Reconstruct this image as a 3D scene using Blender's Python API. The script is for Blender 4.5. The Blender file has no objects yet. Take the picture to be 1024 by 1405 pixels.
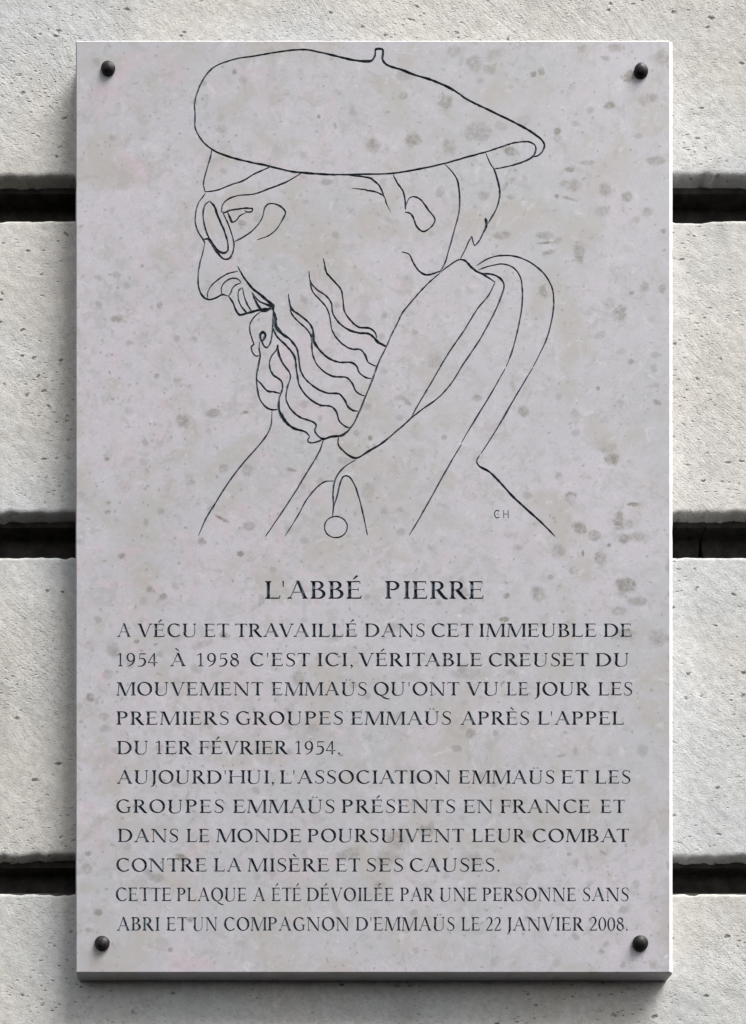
import bpy, math, random
import numpy as np
from mathutils import Vector
from mathutils.geometry import delaunay_2d_cdt

# ------------------------------------------------------------------ scale
S = 0.000739            # metres per photograph pixel on the face of the plaque
DIST = 1.60             # camera to plaque face
VPX, VPY = 410.0, 1980.0   # where the lens axis meets the wall (photo pixels)
T = 0.030               # plaque thickness (face at y=0, wall at y=T)
def wp(px, py, d=0.0):
    """point at depth d behind the plaque face"""
    k = (DIST + d) / DIST
    return ((VPX + (px - VPX) * k - 512) * S, d, (1335 - (VPY + (py - VPY) * k)) * S)

C = bpy.context.scene.collection
scene = bpy.context.scene

# ------------------------------------------------------------------ camera, sky, sun, exposure
cam_d = bpy.data.cameras.new('camera'); cam = bpy.data.objects.new('camera', cam_d); C.objects.link(cam)
cam.location = ((VPX - 512) * S, -DIST, (1335 - VPY) * S)
cam.rotation_euler = (math.radians(90), 0, 0)
cam_d.sensor_fit = 'VERTICAL'; cam_d.sensor_width = 36; cam_d.sensor_height = 36
cam_d.lens = 36.0 * (DIST / S) / 1405.0
cam_d.shift_x = (512 - VPX) / 1405.0
cam_d.shift_y = (VPY - 702.5) / 1405.0
cam_d.clip_start = 0.02; cam_d.clip_end = 50
scene.camera = cam

SUN_AZ, SUN_EL = 53.0, 57.0    # degrees right of the wall's normal, height
w = bpy.data.worlds.new('World'); scene.world = w; w.use_nodes = True
wn = w.node_tree.nodes; wl = w.node_tree.links
bg = wn['Background']
sky = wn.new('ShaderNodeTexSky'); sky.sky_type = 'NISHITA'; sky.sun_disc = False
sky.sun_elevation = math.radians(SUN_EL); sky.sun_rotation = math.radians(180 - SUN_AZ)
sky.air_density = 1.0; sky.dust_density = 3.0; sky.ozone_density = 0.6
hs = wn.new('ShaderNodeHueSaturation'); hs.inputs['Saturation'].default_value = 0.14   # thin overcast: almost white
wl.new(sky.outputs[0], hs.inputs['Color']); wl.new(hs.outputs[0], bg.inputs[0]); bg.inputs[1].default_value = 0.052
sd = bpy.data.lights.new('sun', 'SUN'); sd.energy = 1.5; sd.angle = math.radians(34); sd.color = (1.0, 0.988, 0.975)
sun = bpy.data.objects.new('sun', sd); C.objects.link(sun)
az, el = math.radians(SUN_AZ), math.radians(SUN_EL)
dirv = Vector((math.sin(az) * math.cos(el), -math.cos(az) * math.cos(el), math.sin(el)))
sun.rotation_euler = dirv.to_track_quat('Z', 'Y').to_euler(); sun.location = (1.5, -2, 2.5)
scene.view_settings.view_transform = 'Standard'; scene.view_settings.look = 'None'
scene.view_settings.gamma = 1; scene.view_settings.use_curve_mapping = False
scene.view_settings.exposure = 1.80
scene.render.engine = 'CYCLES'
scene.render.resolution_x = 746; scene.render.resolution_y = 1024

# ------------------------------------------------------------------ material helpers
class NT:
    def __init__(s, name):
        s.m = bpy.data.materials.new(name); s.m.use_nodes = True
        s.t = s.m.node_tree; s.n = s.t.nodes; s.l = s.t.links; s.b = s.n['Principled BSDF']
    def new(s, k, **kw):
        n = s.n.new(k)
        for a, v in kw.items(): setattr(n, a, v)
        return n
    def put(s, sock, v):
        if hasattr(v, 'is_output') or isinstance(v, bpy.types.NodeSocket): s.l.new(v, sock)
        else: sock.default_value = v
    def math(s, op, a, b=0.0, c=0.0, clamp=False):
        n = s.new('ShaderNodeMath', operation=op, use_clamp=clamp)
        s.put(n.inputs[0], a); s.put(n.inputs[1], b); s.put(n.inputs[2], c); return n.outputs[0]
    def noise(s, vec, scale, detail=4, rough=0.55, dist=0.0, out=0):
        n = s.new('ShaderNodeTexNoise'); s.l.new(vec, n.inputs['Vector'])
        n.inputs['Scale'].default_value = scale; n.inputs['Detail'].default_value = detail
        n.inputs['Roughness'].default_value = rough; n.inputs['Distortion'].default_value = dist
        return n.outputs[out]
    def voro(s, vec, scale, feature='F1', rnd=1.0):
        n = s.new('ShaderNodeTexVoronoi', feature=feature); s.l.new(vec, n.inputs['Vector'])
        n.inputs['Scale'].default_value = scale; n.inputs['Randomness'].default_value = rnd
        return n
    def mapr(s, v, a, b, c=0.0, d=1.0, smooth=True):
        n = s.new('ShaderNodeMapRange', interpolation_type='SMOOTHSTEP' if smooth else 'LINEAR')
        s.put(n.inputs[0], v); n.inputs[1].default_value = a; n.inputs[2].default_value = b
        s.put(n.inputs[3], c); s.put(n.inputs[4], d); return n.outputs[0]
    def mix(s, f, a, b, mode='MIX'):
        n = s.new('ShaderNodeMix', data_type='RGBA', blend_type=mode)
        s.put(n.inputs[0], f)
        for i, v in ((6, a), (7, b)):
            if isinstance(v, tuple) and len(v) == 3: v = (*v, 1)
            s.put(n.inputs[i], v)
        return n.outputs[2]
    def mapping(s, vec, loc=(0,0,0), rot=(0,0,0), scale=(1,1,1), kind='POINT'):
        n = s.new('ShaderNodeMapping', vector_type=kind); s.l.new(vec, n.inputs[0])
        n.inputs[1].default_value = loc; n.inputs[2].default_value = rot; n.inputs[3].default_value = scale
        return n.outputs[0]
    def bump(s, h, strength, dist, normal=None):
        n = s.new('ShaderNodeBump'); s.l.new(h, n.inputs['Height'])
        n.inputs['Strength'].default_value = strength; n.inputs['Distance'].default_value = dist
        if normal: s.l.new(normal, n.inputs['Normal'])
        return n.outputs[0]

# ---- limestone of the wall
def stone_material():
    k = NT('wall_limestone'); tc = k.new('ShaderNodeTexCoord'); g = tc.outputs['Object']
    oi = k.new('ShaderNodeObjectInfo')
    rnd = oi.outputs['Random']
    off = k.new('ShaderNodeVectorMath', operation='ADD'); k.l.new(g, off.inputs[0])
    off.inputs[1].default_value = (0, 0, 0)
    cmb = k.new('ShaderNodeCombineXYZ'); k.l.new(k.math('MULTIPLY', rnd, 7.0), cmb.inputs[1]); k.l.new(cmb.outputs[0], off.inputs[1])
    v = off.outputs[0]
    big = k.noise(v, 3.2, 3, 0.5, 0.4)
    med = k.noise(v, 11.0, 5, 0.6, 0.5)
    warm = (0.665, 0.635, 0.590); cool = (0.610, 0.620, 0.625); pale = (0.75, 0.74, 0.725)
    col = k.mix(k.mapr(big, .40, .62), warm, cool)
    col = k.mix(k.mapr(med, .52, .74, 0, .75), col, pale)
    # greenish grey weathering in vertical streaks
    sv = k.mapping(v, scale=(9.0, 1, 2.2))
    streak = k.noise(sv, 1.0, 5, 0.62, 0.3)
    grime = k.mapr(streak, .50, .74, 0, .62)
    col = k.mix(grime, col, (0.25, 0.25, 0.225))
    m2 = k.noise(v, 34.0, 6, 0.7, 0.6)
    col = k.mix(k.mapr(m2, .56, .76, 0, .35), col, (0.28, 0.265, 0.235))
    col = k.mix(k.math('MULTIPLY', k.math('FRACT', k.math('MULTIPLY', rnd, 13.7)), .35), col, (0.50, 0.495, 0.45))
    # diagonal tooling, falling to the right
    dv = k.mapping(v, rot=(0, math.radians(-47), 0), kind='POINT')
    warp = k.new('ShaderNodeVectorMath', operation='MULTIPLY_ADD')
    k.l.new(k.noise(v, 9.0, 2, 0.5, 0, 1), warp.inputs[0]); warp.inputs[1].default_value = (.05, .0, .05); k.l.new(dv, warp.inputs[2])
    tool = k.noise(k.mapping(warp.outputs[0], scale=(70, 70, 420)), 1.0, 4, 0.6)
    tmask = k.math('MULTIPLY', k.mapr(k.noise(v, 6.5, 3, 0.6), .38, .62, .30, 1.35), k.mapr(rnd, 0, 1, .6, 1.2))
    fine = k.noise(v, 520.0, 3, 0.75)
    grain = k.noise(v, 150.0, 5, 0.65)
    # pits: sparse dark holes, two sizes, dragged along the tooling
    def pits(scale, rot, stretch, lo, hi, thr, seed):
        pv = k.mapping(v, loc=(seed, seed, seed), rot=(0, math.radians(rot), 0), scale=stretch)
        wv = k.new('ShaderNodeVectorMath', operation='MULTIPLY_ADD')
        k.l.new(k.noise(v, scale * 1.7, 3, 0.6, 0, 1), wv.inputs[0]); wv.inputs[1].default_value = (.9 / scale,) * 3; k.l.new(pv, wv.inputs[2])
        vo = k.voro(wv.outputs[0], scale)
        d = k.mapr(vo.outputs['Distance'], lo, hi, 1, 0)
        sp = k.new('ShaderNodeSeparateColor'); k.l.new(vo.outputs['Color'], sp.inputs[0])
        return k.math('MULTIPLY', d, k.math('GREATER_THAN', sp.outputs[0], thr))
    dens = k.mapr(k.noise(v, 8.0, 3, 0.6), .42, .60)
    p1 = pits(75, -20, (1, 1, 1.6), .06, .30, .86, 0.3)
    p2 = k.math('MULTIPLY', pits(135, -40, (1, 1, 2.0), .08, .34, .60, 2.1), dens)
    p3 = k.math('MULTIPLY', pits(230, -42, (1, 1, 2.8), .12, .38, .60, 5.1), tmask)
    pit = k.math('MAXIMUM', k.math('MULTIPLY', p1, .85), k.math('MAXIMUM', k.math('MULTIPLY', p2, .75), k.math('MULTIPLY', p3, .38)))
    col = k.mix(pit, col, (0.06, 0.055, 0.045))  # shade and dirt inside the holes painted as one dark colour
    col = k.mix(k.mapr(grain, .38, .66, .0, .35), col, (0.36, 0.35, 0.325))
    col = k.mix(k.mapr(fine, .45, .70, .0, .28), col, (0.30, 0.295, 0.28))
    col = k.mix(k.mapr(tool, .56, .74, .0, .20), col, (0.30, 0.29, 0.265))
    k.l.new(col, k.b.inputs['Base Color']); k.b.inputs['Roughness'].default_value = .93
    k.b.inputs['Specular IOR Level'].default_value = .18
    h = k.math('ADD', k.math('MULTIPLY', k.math('MULTIPLY', tool, tmask), .55), k.math('MULTIPLY', fine, .75))
    h = k.math('ADD', h, k.math('MULTIPLY', grain, .65))
    h = k.math('SUBTRACT', h, k.math('MULTIPLY', pit, 1.3))
    k.l.new(k.bump(h, .65, .0012), k.b.inputs['Normal'])
    return k.m

# ---- marble-like limestone of the plaque; spots where the photograph has them
SPOTS = [  # px, py, rx, ry, angle, strength
 (623,71,10,9,0,.30),(651,87,11,10,0,.36),(673,94,9,9,0,.36),(680,74,13,8,20,.24),(732,102,4,4,0,.75),(743,98,4.5,6,0,.55),
 (612,140,10,12,0,.48),(656,181,19,13,0,.36),(566,192,11,10,0,.50),(617,202,10,11,0,.42),(765,180,5,6,0,.85),
 (511,199,10,10,0,.48),(553,131,6,5,0,.38),(555,104,10,8,0,.30),(700,207,12,7,-20,.60),(689,173,9,7,0,.24),(719,166,10,7,10,.26),
 (604,263,6,8,0,.40),(664,269,8,7,0,.32),(693,256,3,7,-30,.45),(689,323,12,6,0,.42),(749,323,12,6,0,.42),(749,333,12,1.8,5,.6),(753,346,9,3,15,.48),
 (702,270,6,4,0,.34),(776,252,8,6,0,.40),(764,269,4,3,-30,.60),(836,145,8,6,20,.62),(888,137,12,9,15,.34),
 (782,233,7,4,10,.58),(806,223,11,4,0,.36),(900,221,14,6,0,.44),(785,254,13,9,0,.36),(831,260,9,10,0,.42),(860,270,8,7,20,.52),
 (888,291,7,7,0,.40),(911,317,5,4,0,.65),(827,290,11,7,0,.32),(909,78,10,11,0,.40),(846,66,12,6,0,.38),(801,67,8,6,30,.36),
 (832,80,6,4,0,.36),(782,273,11,2.5,-15,.46),(863,105,7,9,-30,.72),(322,99,4,4,0,.46),(334,110,6,6,0,.24),(304,177,9,6,-20,.32),  # the spot left of the top-right bolt paints its cast shadow
 (280,114,4,4,0,.42),(438,160,2.6,2.6,0,.55),(460,172,3,5,10,.46),(448,250,11,4,0,.40),(333,306,6,5,0,.48),
 (307,643,7,7,0,.40),(340,645,8,8,0,.34),(292,567,11,6,0,.44),(336,566,6,3,15,.66),(251,577,11,10,0,.44),(341,722,9,7,0,.36),(330,760,5,4,0,.72),
 (167,763,6,4,0,.66),(205,808,5,5,0,.42),(224,819,6,5,30,.52),(149,690,4,3,0,.50),(148,703,4,3,0,.55),(469,632,8,5,0,.30),
 (508,601,3.5,3.5,0,.66),(489,594,4,5,0,.38),(504,674,9,12,0,.24),(276,744,5,6,0,.44),(596,495,10,10,0,.26),(655,546,7,5,0,.40),
 (718,565,8,8,0,.50),(704,531,4,9,20,.30),(559,552,7,3,-45,.46),(745,399,6,9,20,.44),(610,600,4,4,0,.36),
 (795,347,8,14,5,.52),(849,430,11,13,-20,.52),(836,417,10,8,0,.26),(884,394,7,7,-30,.44),(909,396,6,7,0,.55),(867,402,4,3,0,.50),
 (824,460,8,5,20,.34),(865,496,5,4,0,.50),(821,533,3,3,0,.60),(902,552,6,4,-20,.60),(840,630,11,9,0,.60),(835,615,14,6,0,.18),(783,681,8,6,20,.56),
 (870,692,9,2.6,0,.66),(784,688,6,8,0,.26),(795,725,13,8,-30,.56),(815,735,9,8,-20,.46),(850,715,9,12,10,.56),(862,718,7,7,0,.46),(875,736,11,8,0,.38),(856,739,7,7,0,.48),
 (824,766,8,10,20,.46),(766,756,9,11,-10,.42),(740,816,10,14,40,.44),(836,748,3,3,0,.75),(859,803,14,10,-10,.72),(862,806,6,5,0,.5),(877,825,14,7,0,.38),(849,838,12,6,0,.36),
 (695,818,6,4,20,.56),(692,850,8,4,0,.66),(711,751,7,5,0,.30),(756,792,4,4,0,.40),(800,759,2,5,0,.66),(903,875,13,13,0,.34),
 (690,937,4.5,2,40,.6),(466,901,3,1.5,0,.8),(468,1036,4,2,0,.6),(232,1268,4,1.5,0,.6),(262,1262,4,4,0,.55),(305,712,12,2.4,-28,.60),(399,644,9,3,-10,.55),(858,870,14,9,0,.46),(636,812,6,10,0,.34),(602,826,5,5,0,.30),(360,822,5,7,20,.30),
 (188,880,4,3,0,.66),(214,884,3,2.5,0,.50),(280,884,16,5,20,.28),(308,872,8,6,0,.40),(155,892,9,10,0,.34),(148,925,8,7,0,.28),(124,957,6,6,0,.55),(142,983,7,6,0,.30),(145,1000,9,6,0,.30),(112,990,4,3,0,.42),
 (410,930,12,10,0,.32),(270,918,10,6,-30,.26),(430,1000,10,9,0,.24),(646,1006,8,7,0,.44),(627,1027,7,5,0,.34),(775,1005,4,3,0,.58),(680,1006,4,5,0,.44),(640,925,22,8,0,.22),(540,860,10,7,0,.24),
 (770,1037,7,3,10,.34),(790,1031,4,6,20,.34),(545,1150,15,14,0,.40),(585,1140,11,10,0,.40),(478,1172,18,8,15,.40),(531,1178,14,12,0,.30),(250,1177,11,5,-25,.66),(215,1204,12,7,0,.34),
 (121,1171,5,4,0,.52),(120,1192,8,7,0,.34),(135,1252,6,5,0,.60),(123,1276,6,4,0,.42),(146,1220,3,2,0,.44),(234,1303,4,4,0,.44),(828,1170,7,2.4,-25,.40),(782,1172,4,3,0,.46),(825,1306,5,4,0,.40),
 (882,1030,8,9,0,.26),(645,1180,16,10,0,.24),(520,1215,9,6,0,.34),(160,377,6,5,0,.40),(161,437,9,6,0,.42),(219,419,4,6,0,.46),(195,365,3,3,0,.44),(215,516,4,5,0,.46),(147,630,4,3,0,.6),(155,548,3,2.4,0,.4),
]
def slab_material(spots=True, name='plaque_marble'):
    k = NT(name); tc = k.new('ShaderNodeTexCoord'); g = tc.outputs['Object']
    # metres -> photo pixels: px = x/S + 513.5 ; py = 1335 - z/S
    pix = k.mapping(g, loc=(513.5, 0, 1335), scale=(1 / S, 0, -1 / S))
    big = k.noise(g, 5.5, 4, 0.55, .5); med = k.noise(g, 24.0, 5, 0.6, .7); sm = k.noise(g, 85.0, 5, 0.65, .4)
    fine = k.noise(g, 900.0, 2, 0.7)
    base = (0.485, 0.460, 0.500); pink = (0.505, 0.402, 0.440); grey = (0.418, 0.418, 0.438)
    col = k.mix(k.mapr(big, .36, .64), grey, base)
    spx = k.new('ShaderNodeSeparateXYZ'); k.l.new(pix, spx.inputs[0])
    leftness = k.mapr(spx.outputs[0], 860, 150, .25, 1.0)
    col = k.mix(k.math('MULTIPLY', k.mapr(med, .50, .70), k.math('MULTIPLY', leftness, .75)), col, pink)
    col = k.mix(k.mapr(sm, .32, .50, .8, 0), col, (0.385, 0.378, 0.385))
    col = k.mix(k.mapr(sm, .52, .72, 0, .7), col, (0.515, 0.492, 0.520))
    mid = k.noise(g, 330.0, 4, .7)
    col = k.mix(k.mapr(mid, .52, .72, 0, .5), col, (0.35, 0.34, 0.35))
    # beige clouds, small blurred fossils everywhere, denser to the right and below
    cl = k.noise(k.mapping(g, loc=(3, 1, 4)), 17.0, 4, 0.6, .6)
    col = k.mix(k.mapr(cl, .48, .68, 0, .80), col, (0.395, 0.368, 0.340))
    wv = k.new('ShaderNodeVectorMath', operation='MULTIPLY_ADD')
    k.l.new(k.noise(g, 95, 3, .6, 0, 1), wv.inputs[0]); wv.inputs[1].default_value = (.010,) * 3; k.l.new(g, wv.inputs[2])
    vo = k.voro(wv.outputs[0], 62); sc = k.new('ShaderNodeSeparateColor'); k.l.new(vo.outputs['Color'], sc.inputs[0])
    f1 = k.math('MULTIPLY', k.mapr(vo.outputs['Distance'], .14, .34, 1, 0), k.mapr(sc.outputs[0], .62, .90))
    vo2 = k.voro(wv.outputs[0], 160); sc2 = k.new('ShaderNodeSeparateColor'); k.l.new(vo2.outputs['Color'], sc2.inputs[0])
    f2 = k.math('MULTIPLY', k.mapr(vo2.outputs['Distance'], .10, .32, 1, 0), k.mapr(sc2.outputs[1], .80, .97))
    dens = k.mapr(k.noise(g, 7.0, 2, .5), .36, .58, .4, 1.0)
    f = k.math('MULTIPLY', k.math('MAXIMUM', k.math('MULTIPLY', f1, .60), k.math('MULTIPLY', f2, .80)), dens)
    col = k.mix(f, col, (0.235, 0.225, 0.215))
    b1 = k.noise(k.mapping(g, loc=(5, 9, 2)), 48.0, 5, 0.68, .9)
    col = k.mix(k.mapr(b1, .53, .66, 0, .55), col, (0.345, 0.322, 0.312))
    b2 = k.noise(k.mapping(g, loc=(1, 4, 7)), 70.0, 5, 0.7, .6)
    col = k.mix(k.mapr(b2, .56, .70, 0, .60), col, (0.57, 0.55, 0.57))
    # thin curved hair-lines
    wr = k.new('ShaderNodeTexNoise'); k.l.new(g, wr.inputs['Vector']); wr.inputs['Scale'].default_value = 22; wr.inputs['Detail'].default_value = 3; wr.inputs['Distortion'].default_value = 1.4
    line = k.mapr(k.math('ABSOLUTE', k.math('SUBTRACT', wr.outputs[0], .5)), .0, .006, 1, 0)
    lm = k.mapr(k.noise(k.mapping(g, loc=(8, 2, 1)), 15.0, 3, .6), .52, .64, 0, .50)
    col = k.mix(k.math('MULTIPLY', line, lm), col, (0.30, 0.27, 0.27))
    vw = k.voro(wv.outputs[0], 46); sw = k.new('ShaderNodeSeparateColor'); k.l.new(vw.outputs['Color'], sw.inputs[0])
    col = k.mix(k.math('MULTIPLY', k.mapr(vw.outputs['Distance'], .02, .10, .6, 0), k.math('GREATER_THAN', sw.outputs[2], .93)), col, (0.75, 0.74, 0.75))
    if spots:
        at = k.new('ShaderNodeAttribute', attribute_name='fossil_shadow'); sa = k.new('ShaderNodeSeparateColor'); k.l.new(at.outputs['Color'], sa.inputs[0])
        nd = k.math('MULTIPLY', k.math('SUBTRACT', k.noise(g, 120.0, 5, .70, .6), .5), .95)
        nd = k.math('MULTIPLY', nd, k.mapr(sa.outputs[0], .05, .3))
        edge = k.mapr(k.math('ADD', sa.outputs[0], nd), .24, .66)
        tex = k.mapr(k.noise(g, 210.0, 5, .75, .5), .34, .64, .42, 1.20)
        acc = k.math('MULTIPLY', k.math('MULTIPLY', k.math('MULTIPLY', edge, sa.outputs[1]), tex), 1.55, clamp=True)
        col = k.mix(acc, col, (0.20, 0.182, 0.158))
    col = k.mix(k.mapr(fine, .35, .70, 0, .38), col, (0.33, 0.32, 0.34))
    k.l.new(col, k.b.inputs['Base Color'])
    k.b.inputs['Roughness'].default_value = .55; k.b.inputs['Specular IOR Level'].default_value = .35
    k.l.new(k.bump(k.math('ADD', sm, k.math('MULTIPLY', fine, .35)), .25, .0006), k.b.inputs['Normal'])
    return k.m

def edge_material():     # paler arris: the edge highlight painted in along top and right
    k = NT('edge_highlight'); g = k.new('ShaderNodeTexCoord').outputs['Object']
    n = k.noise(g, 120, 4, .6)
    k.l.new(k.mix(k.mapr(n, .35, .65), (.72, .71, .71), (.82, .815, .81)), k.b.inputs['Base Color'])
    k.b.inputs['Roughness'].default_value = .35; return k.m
def paint_material(name='lettering_paint', a=(.018, .030, .044), b=(.12, .155, .19)):
    k = NT(name); g = k.new('ShaderNodeTexCoord').outputs['Object']
    n = k.noise(g, 260, 4, .65); n2 = k.noise(g, 45, 3, .6)
    col = k.mix(k.mapr(n, .40, .72, 0, .8), a, b)
    col = k.mix(k.mapr(n2, .55, .75, 0, .5), col, (.17, .19, .21))
    k.l.new(col, k.b.inputs['Base Color']); k.b.inputs['Roughness'].default_value = .7; return k.m
def metal_material():
    k = NT('blackened_iron'); g = k.new('ShaderNodeTexCoord').outputs['Object']
    n = k.noise(g, 420, 5, .65); r = k.noise(g, 180, 3, .5)
    col = k.mix(k.mapr(n, .45, .7), (.006, .006, .007), (.035, .027, .022))
    k.l.new(col, k.b.inputs['Base Color']); k.b.inputs['Metallic'].default_value = .1; k.b.inputs['Specular IOR Level'].default_value = .35
    k.l.new(k.mapr(r, .3, .7, .42, .65), k.b.inputs['Roughness'])
    k.l.new(k.bump(n, .3, .0006), k.b.inputs['Normal']); return k.m
def mortar_shade_material():
    k = NT('mortar_shade'); g = k.new('ShaderNodeTexCoord').outputs['Object']  # near-black colour stands in for shade inside the joints
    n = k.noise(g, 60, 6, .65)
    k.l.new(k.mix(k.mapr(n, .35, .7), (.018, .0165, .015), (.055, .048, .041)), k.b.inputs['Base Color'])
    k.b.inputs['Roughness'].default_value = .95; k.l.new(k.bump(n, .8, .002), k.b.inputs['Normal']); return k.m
M_STONE = stone_material(); M_SLAB = slab_material(); M_EDGE = edge_material()
M_PAINT = paint_material(); M_LINE = paint_material('line_paint', (.034, .050, .066), (.17, .205, .23)); M_IRON = metal_material(); M_MORTAR_SHADE = mortar_shade_material()

def mesh_obj(name, verts, faces, mats, parent=None, midx=None, smooth=False, label=None, loc=None):
    me = bpy.data.meshes.new(name)
    me.from_pydata([tuple(v) for v in verts], [], [tuple(int(i) for i in f) for f in faces])
    for m in (mats if isinstance(mats, (list, tuple)) else [mats]): me.materials.append(m)
    if midx is not None: me.polygons.foreach_set('material_index', list(midx))
    if smooth: me.polygons.foreach_set('use_smooth', [True] * len(me.polygons))
    me.update()
    o = bpy.data.objects.new(name, me); C.objects.link(o)
    if parent: o.parent = parent
    if loc: o.location = loc
    if label: o['label'] = label
    return o
def thing(name, label, cat, loc):
    o = bpy.data.objects.new(name, None); C.objects.link(o); o.location = loc
    o.empty_display_size = .05; o['label'] = label; o['category'] = cat; return o

# ------------------------------------------------------------------ numpy noise
def vnoise(x, y, seed):
    r = np.random.RandomState(seed); tab = r.rand(256, 256)
    xi = np.floor(x).astype(int); yi = np.floor(y).astype(int); fx = x - xi; fy = y - yi
    fx = fx * fx * (3 - 2 * fx); fy = fy * fy * (3 - 2 * fy)
    a = tab[xi % 256, yi % 256]; b = tab[(xi + 1) % 256, yi % 256]; c = tab[xi % 256, (yi + 1) % 256]; d = tab[(xi + 1) % 256, (yi + 1) % 256]
    return (a * (1 - fx) + b * fx) * (1 - fy) + (c * (1 - fx) + d * fx) * fy - .5
def fbm(x, y, f, seed, oc=4):
    s = 0; a = 1.0
    for o in range(oc): s = s + a * vnoise(x * f + 31.7 * o, y * f + 11.3 * o, seed + o); f *= 2.03; a *= .5
    return s

# ------------------------------------------------------------------ THE WALL
wall = thing('stone_wall', 'pale rusticated limestone wall with deep dark horizontal joints behind the plaque', 'wall', (0, T, wp(512, 1630, T)[2]))
WZ = wall.location.z
DJ = .062                      # depth of the joints
RB = .0040                     # radius of the rounded lower arris
def block(x0, x1, zb, zt, step, seed, fine):
    """face lies at depth 0 (local), the lower arris is rolled, the upper one crisp and chipped"""
    xs = np.arange(x0, x1 + step * .5, step); nx = len(xs)
    prof = [(DJ, zt, 0), (.004, zt, .3), (.0012, zt, .7), (.0, zt - .0012, 1.0)]
    n = max(6, int((zt - .0012 - zb) / step))
    for i in range(1, n): prof.append((0, zt - .0012 + (zb - zt + .0012) * i / n, 1.0))
    for d_, z_, w_ in ((.0004, .0002, 1), (.0012, .0010, 1), (.0026, .0018, .9), (.0050, .0024, .8), (.0085, .0028, .7), (.0125, .0034, .6), (.0165, RB, .5), (.0235, RB, .2)):
        prof.append((d_, zb - z_, w_))
    prof.append((DJ, zb - RB, 0))
    P = np.array(prof); ny = len(P)
    X = np.repeat(xs[None, :], ny, 0); Y = np.repeat(P[:, 0:1], nx, 1); Z = np.repeat(P[:, 1:2], nx, 1); W = np.repeat(P[:, 2:3], nx, 1)
    amp = .0014
    d = fbm(X, Z, 9, seed, 3) * amp * 1.5
    if fine:
        U = (X - Z) * .7071; V = (X + Z) * .7071       # tooling runs down to the right
        d = d + fbm(X, Z, 55, seed + 5, 4) * .0004 + fbm(U * 60 , V * 220, 1, seed + 9, 2) * .0003
    Y = Y - d * W
    # wavering of the two arrises
    lo = fbm(xs, xs * 0, 12, seed + 20, 3) * .0035 + fbm(xs, xs * 0, 110, seed + 21, 4) * .0028
    hi = -np.maximum(0, fbm(xs, xs * 0, 60, seed + 22, 4) - .15) * .004 + fbm(xs, xs * 0, 120, seed + 23, 3) * .0009
    f = (P[:, 1] - zb) / (zt - zb)
    wl_ = np.clip(1 - f / .08, 0, 1)[:, None]; wh = np.clip((f - .985) / .015, 0, 1)[:, None]
    Z = Z + wl_ * lo[None, :] + wh * hi[None, :]
    vs = np.stack([X, Y, Z], -1).reshape(-1, 3)
    idx = np.arange(nx * ny).reshape(ny, nx)
    a = idx[:-1, :-1].ravel(); b = idx[:-1, 1:].ravel(); c = idx[1:, 1:].ravel(); e = idx[1:, :-1].ravel()
    faces = list(np.stack([a, e, c, b], -1))
    # end caps
    faces.append(idx[:, 0][::1].tolist()); faces.append(idx[:, -1][::-1].tolist()); faces.append([idx[0, 0], idx[0, -1], idx[-1, -1], idx[-1, 0]])
    o = mesh_obj('stone_block', vs, faces, M_STONE, wall, smooth=True)
    o.location = (0, 0, -WZ)
    return o
ZF = lambda py: wp(512, py, T)[2]
# rows: (py of the crisp upper arris, py where the face starts to roll under)
rows = [(-160, 240), (303, 702), (765, 1173), (1227, 1630)]
rows = [(-625, -222)] + rows + [(1690, 2090)]
joints_x = [(-.62, .70), (-.74, .60), (-.60, .78), (-.72, .62), (-.66, .66), (-.70, .74)]
J = .006
for i, (a, b) in enumerate(rows):
    zt, zb = ZF(a), ZF(b); xl, xr = joints_x[i]
    inner = 1 <= i <= 4
    o = block(xl, xr, zb, zt, .0024 if inner else .012, 10 + i * 37, inner)
    block(xl - .75, xl - J, zb, zt, .012, 300 + i, False); block(xr + J, xr + .75, zb, zt, .012, 400 + i, False)
# near-black mortar lining added to paint each joint's shade: floor, back and soffit, in two lengths with a chink between them
zs = [(ZF(rows[i][1]) - RB, ZF(rows[i + 1][0])) for i in range(len(rows) - 1)]
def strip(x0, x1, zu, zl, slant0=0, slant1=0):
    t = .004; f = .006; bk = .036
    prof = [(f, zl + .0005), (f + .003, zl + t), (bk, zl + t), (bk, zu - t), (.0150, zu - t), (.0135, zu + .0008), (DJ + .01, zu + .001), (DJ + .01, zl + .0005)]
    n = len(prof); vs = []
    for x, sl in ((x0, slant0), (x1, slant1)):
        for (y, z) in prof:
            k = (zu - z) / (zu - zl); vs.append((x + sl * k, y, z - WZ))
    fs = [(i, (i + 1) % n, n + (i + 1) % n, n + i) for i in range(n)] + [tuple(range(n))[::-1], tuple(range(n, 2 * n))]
    mesh_obj('joint_shade_lining', vs, fs, M_MORTAR_SHADE, wall)
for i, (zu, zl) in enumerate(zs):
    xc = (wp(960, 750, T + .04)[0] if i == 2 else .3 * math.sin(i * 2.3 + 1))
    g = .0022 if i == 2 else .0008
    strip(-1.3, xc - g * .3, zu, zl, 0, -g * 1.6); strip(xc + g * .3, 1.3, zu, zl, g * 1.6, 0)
# rubble core closing the wall behind the joints
z0, z1 = ZF(2100) - .02, ZF(-625)
vs = [(x, y, z - WZ) for x in (-1.4, 1.4) for y in (DJ - .0005 + .012, .25) for z in (z0, z1)]
mesh_obj('wall_core', vs, [(0, 1, 3, 2), (4, 6, 7, 5), (0, 4, 5, 1), (2, 3, 7, 6), (1, 5, 7, 3), (0, 2, 6, 4)], M_MORTAR_SHADE, wall)

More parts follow.
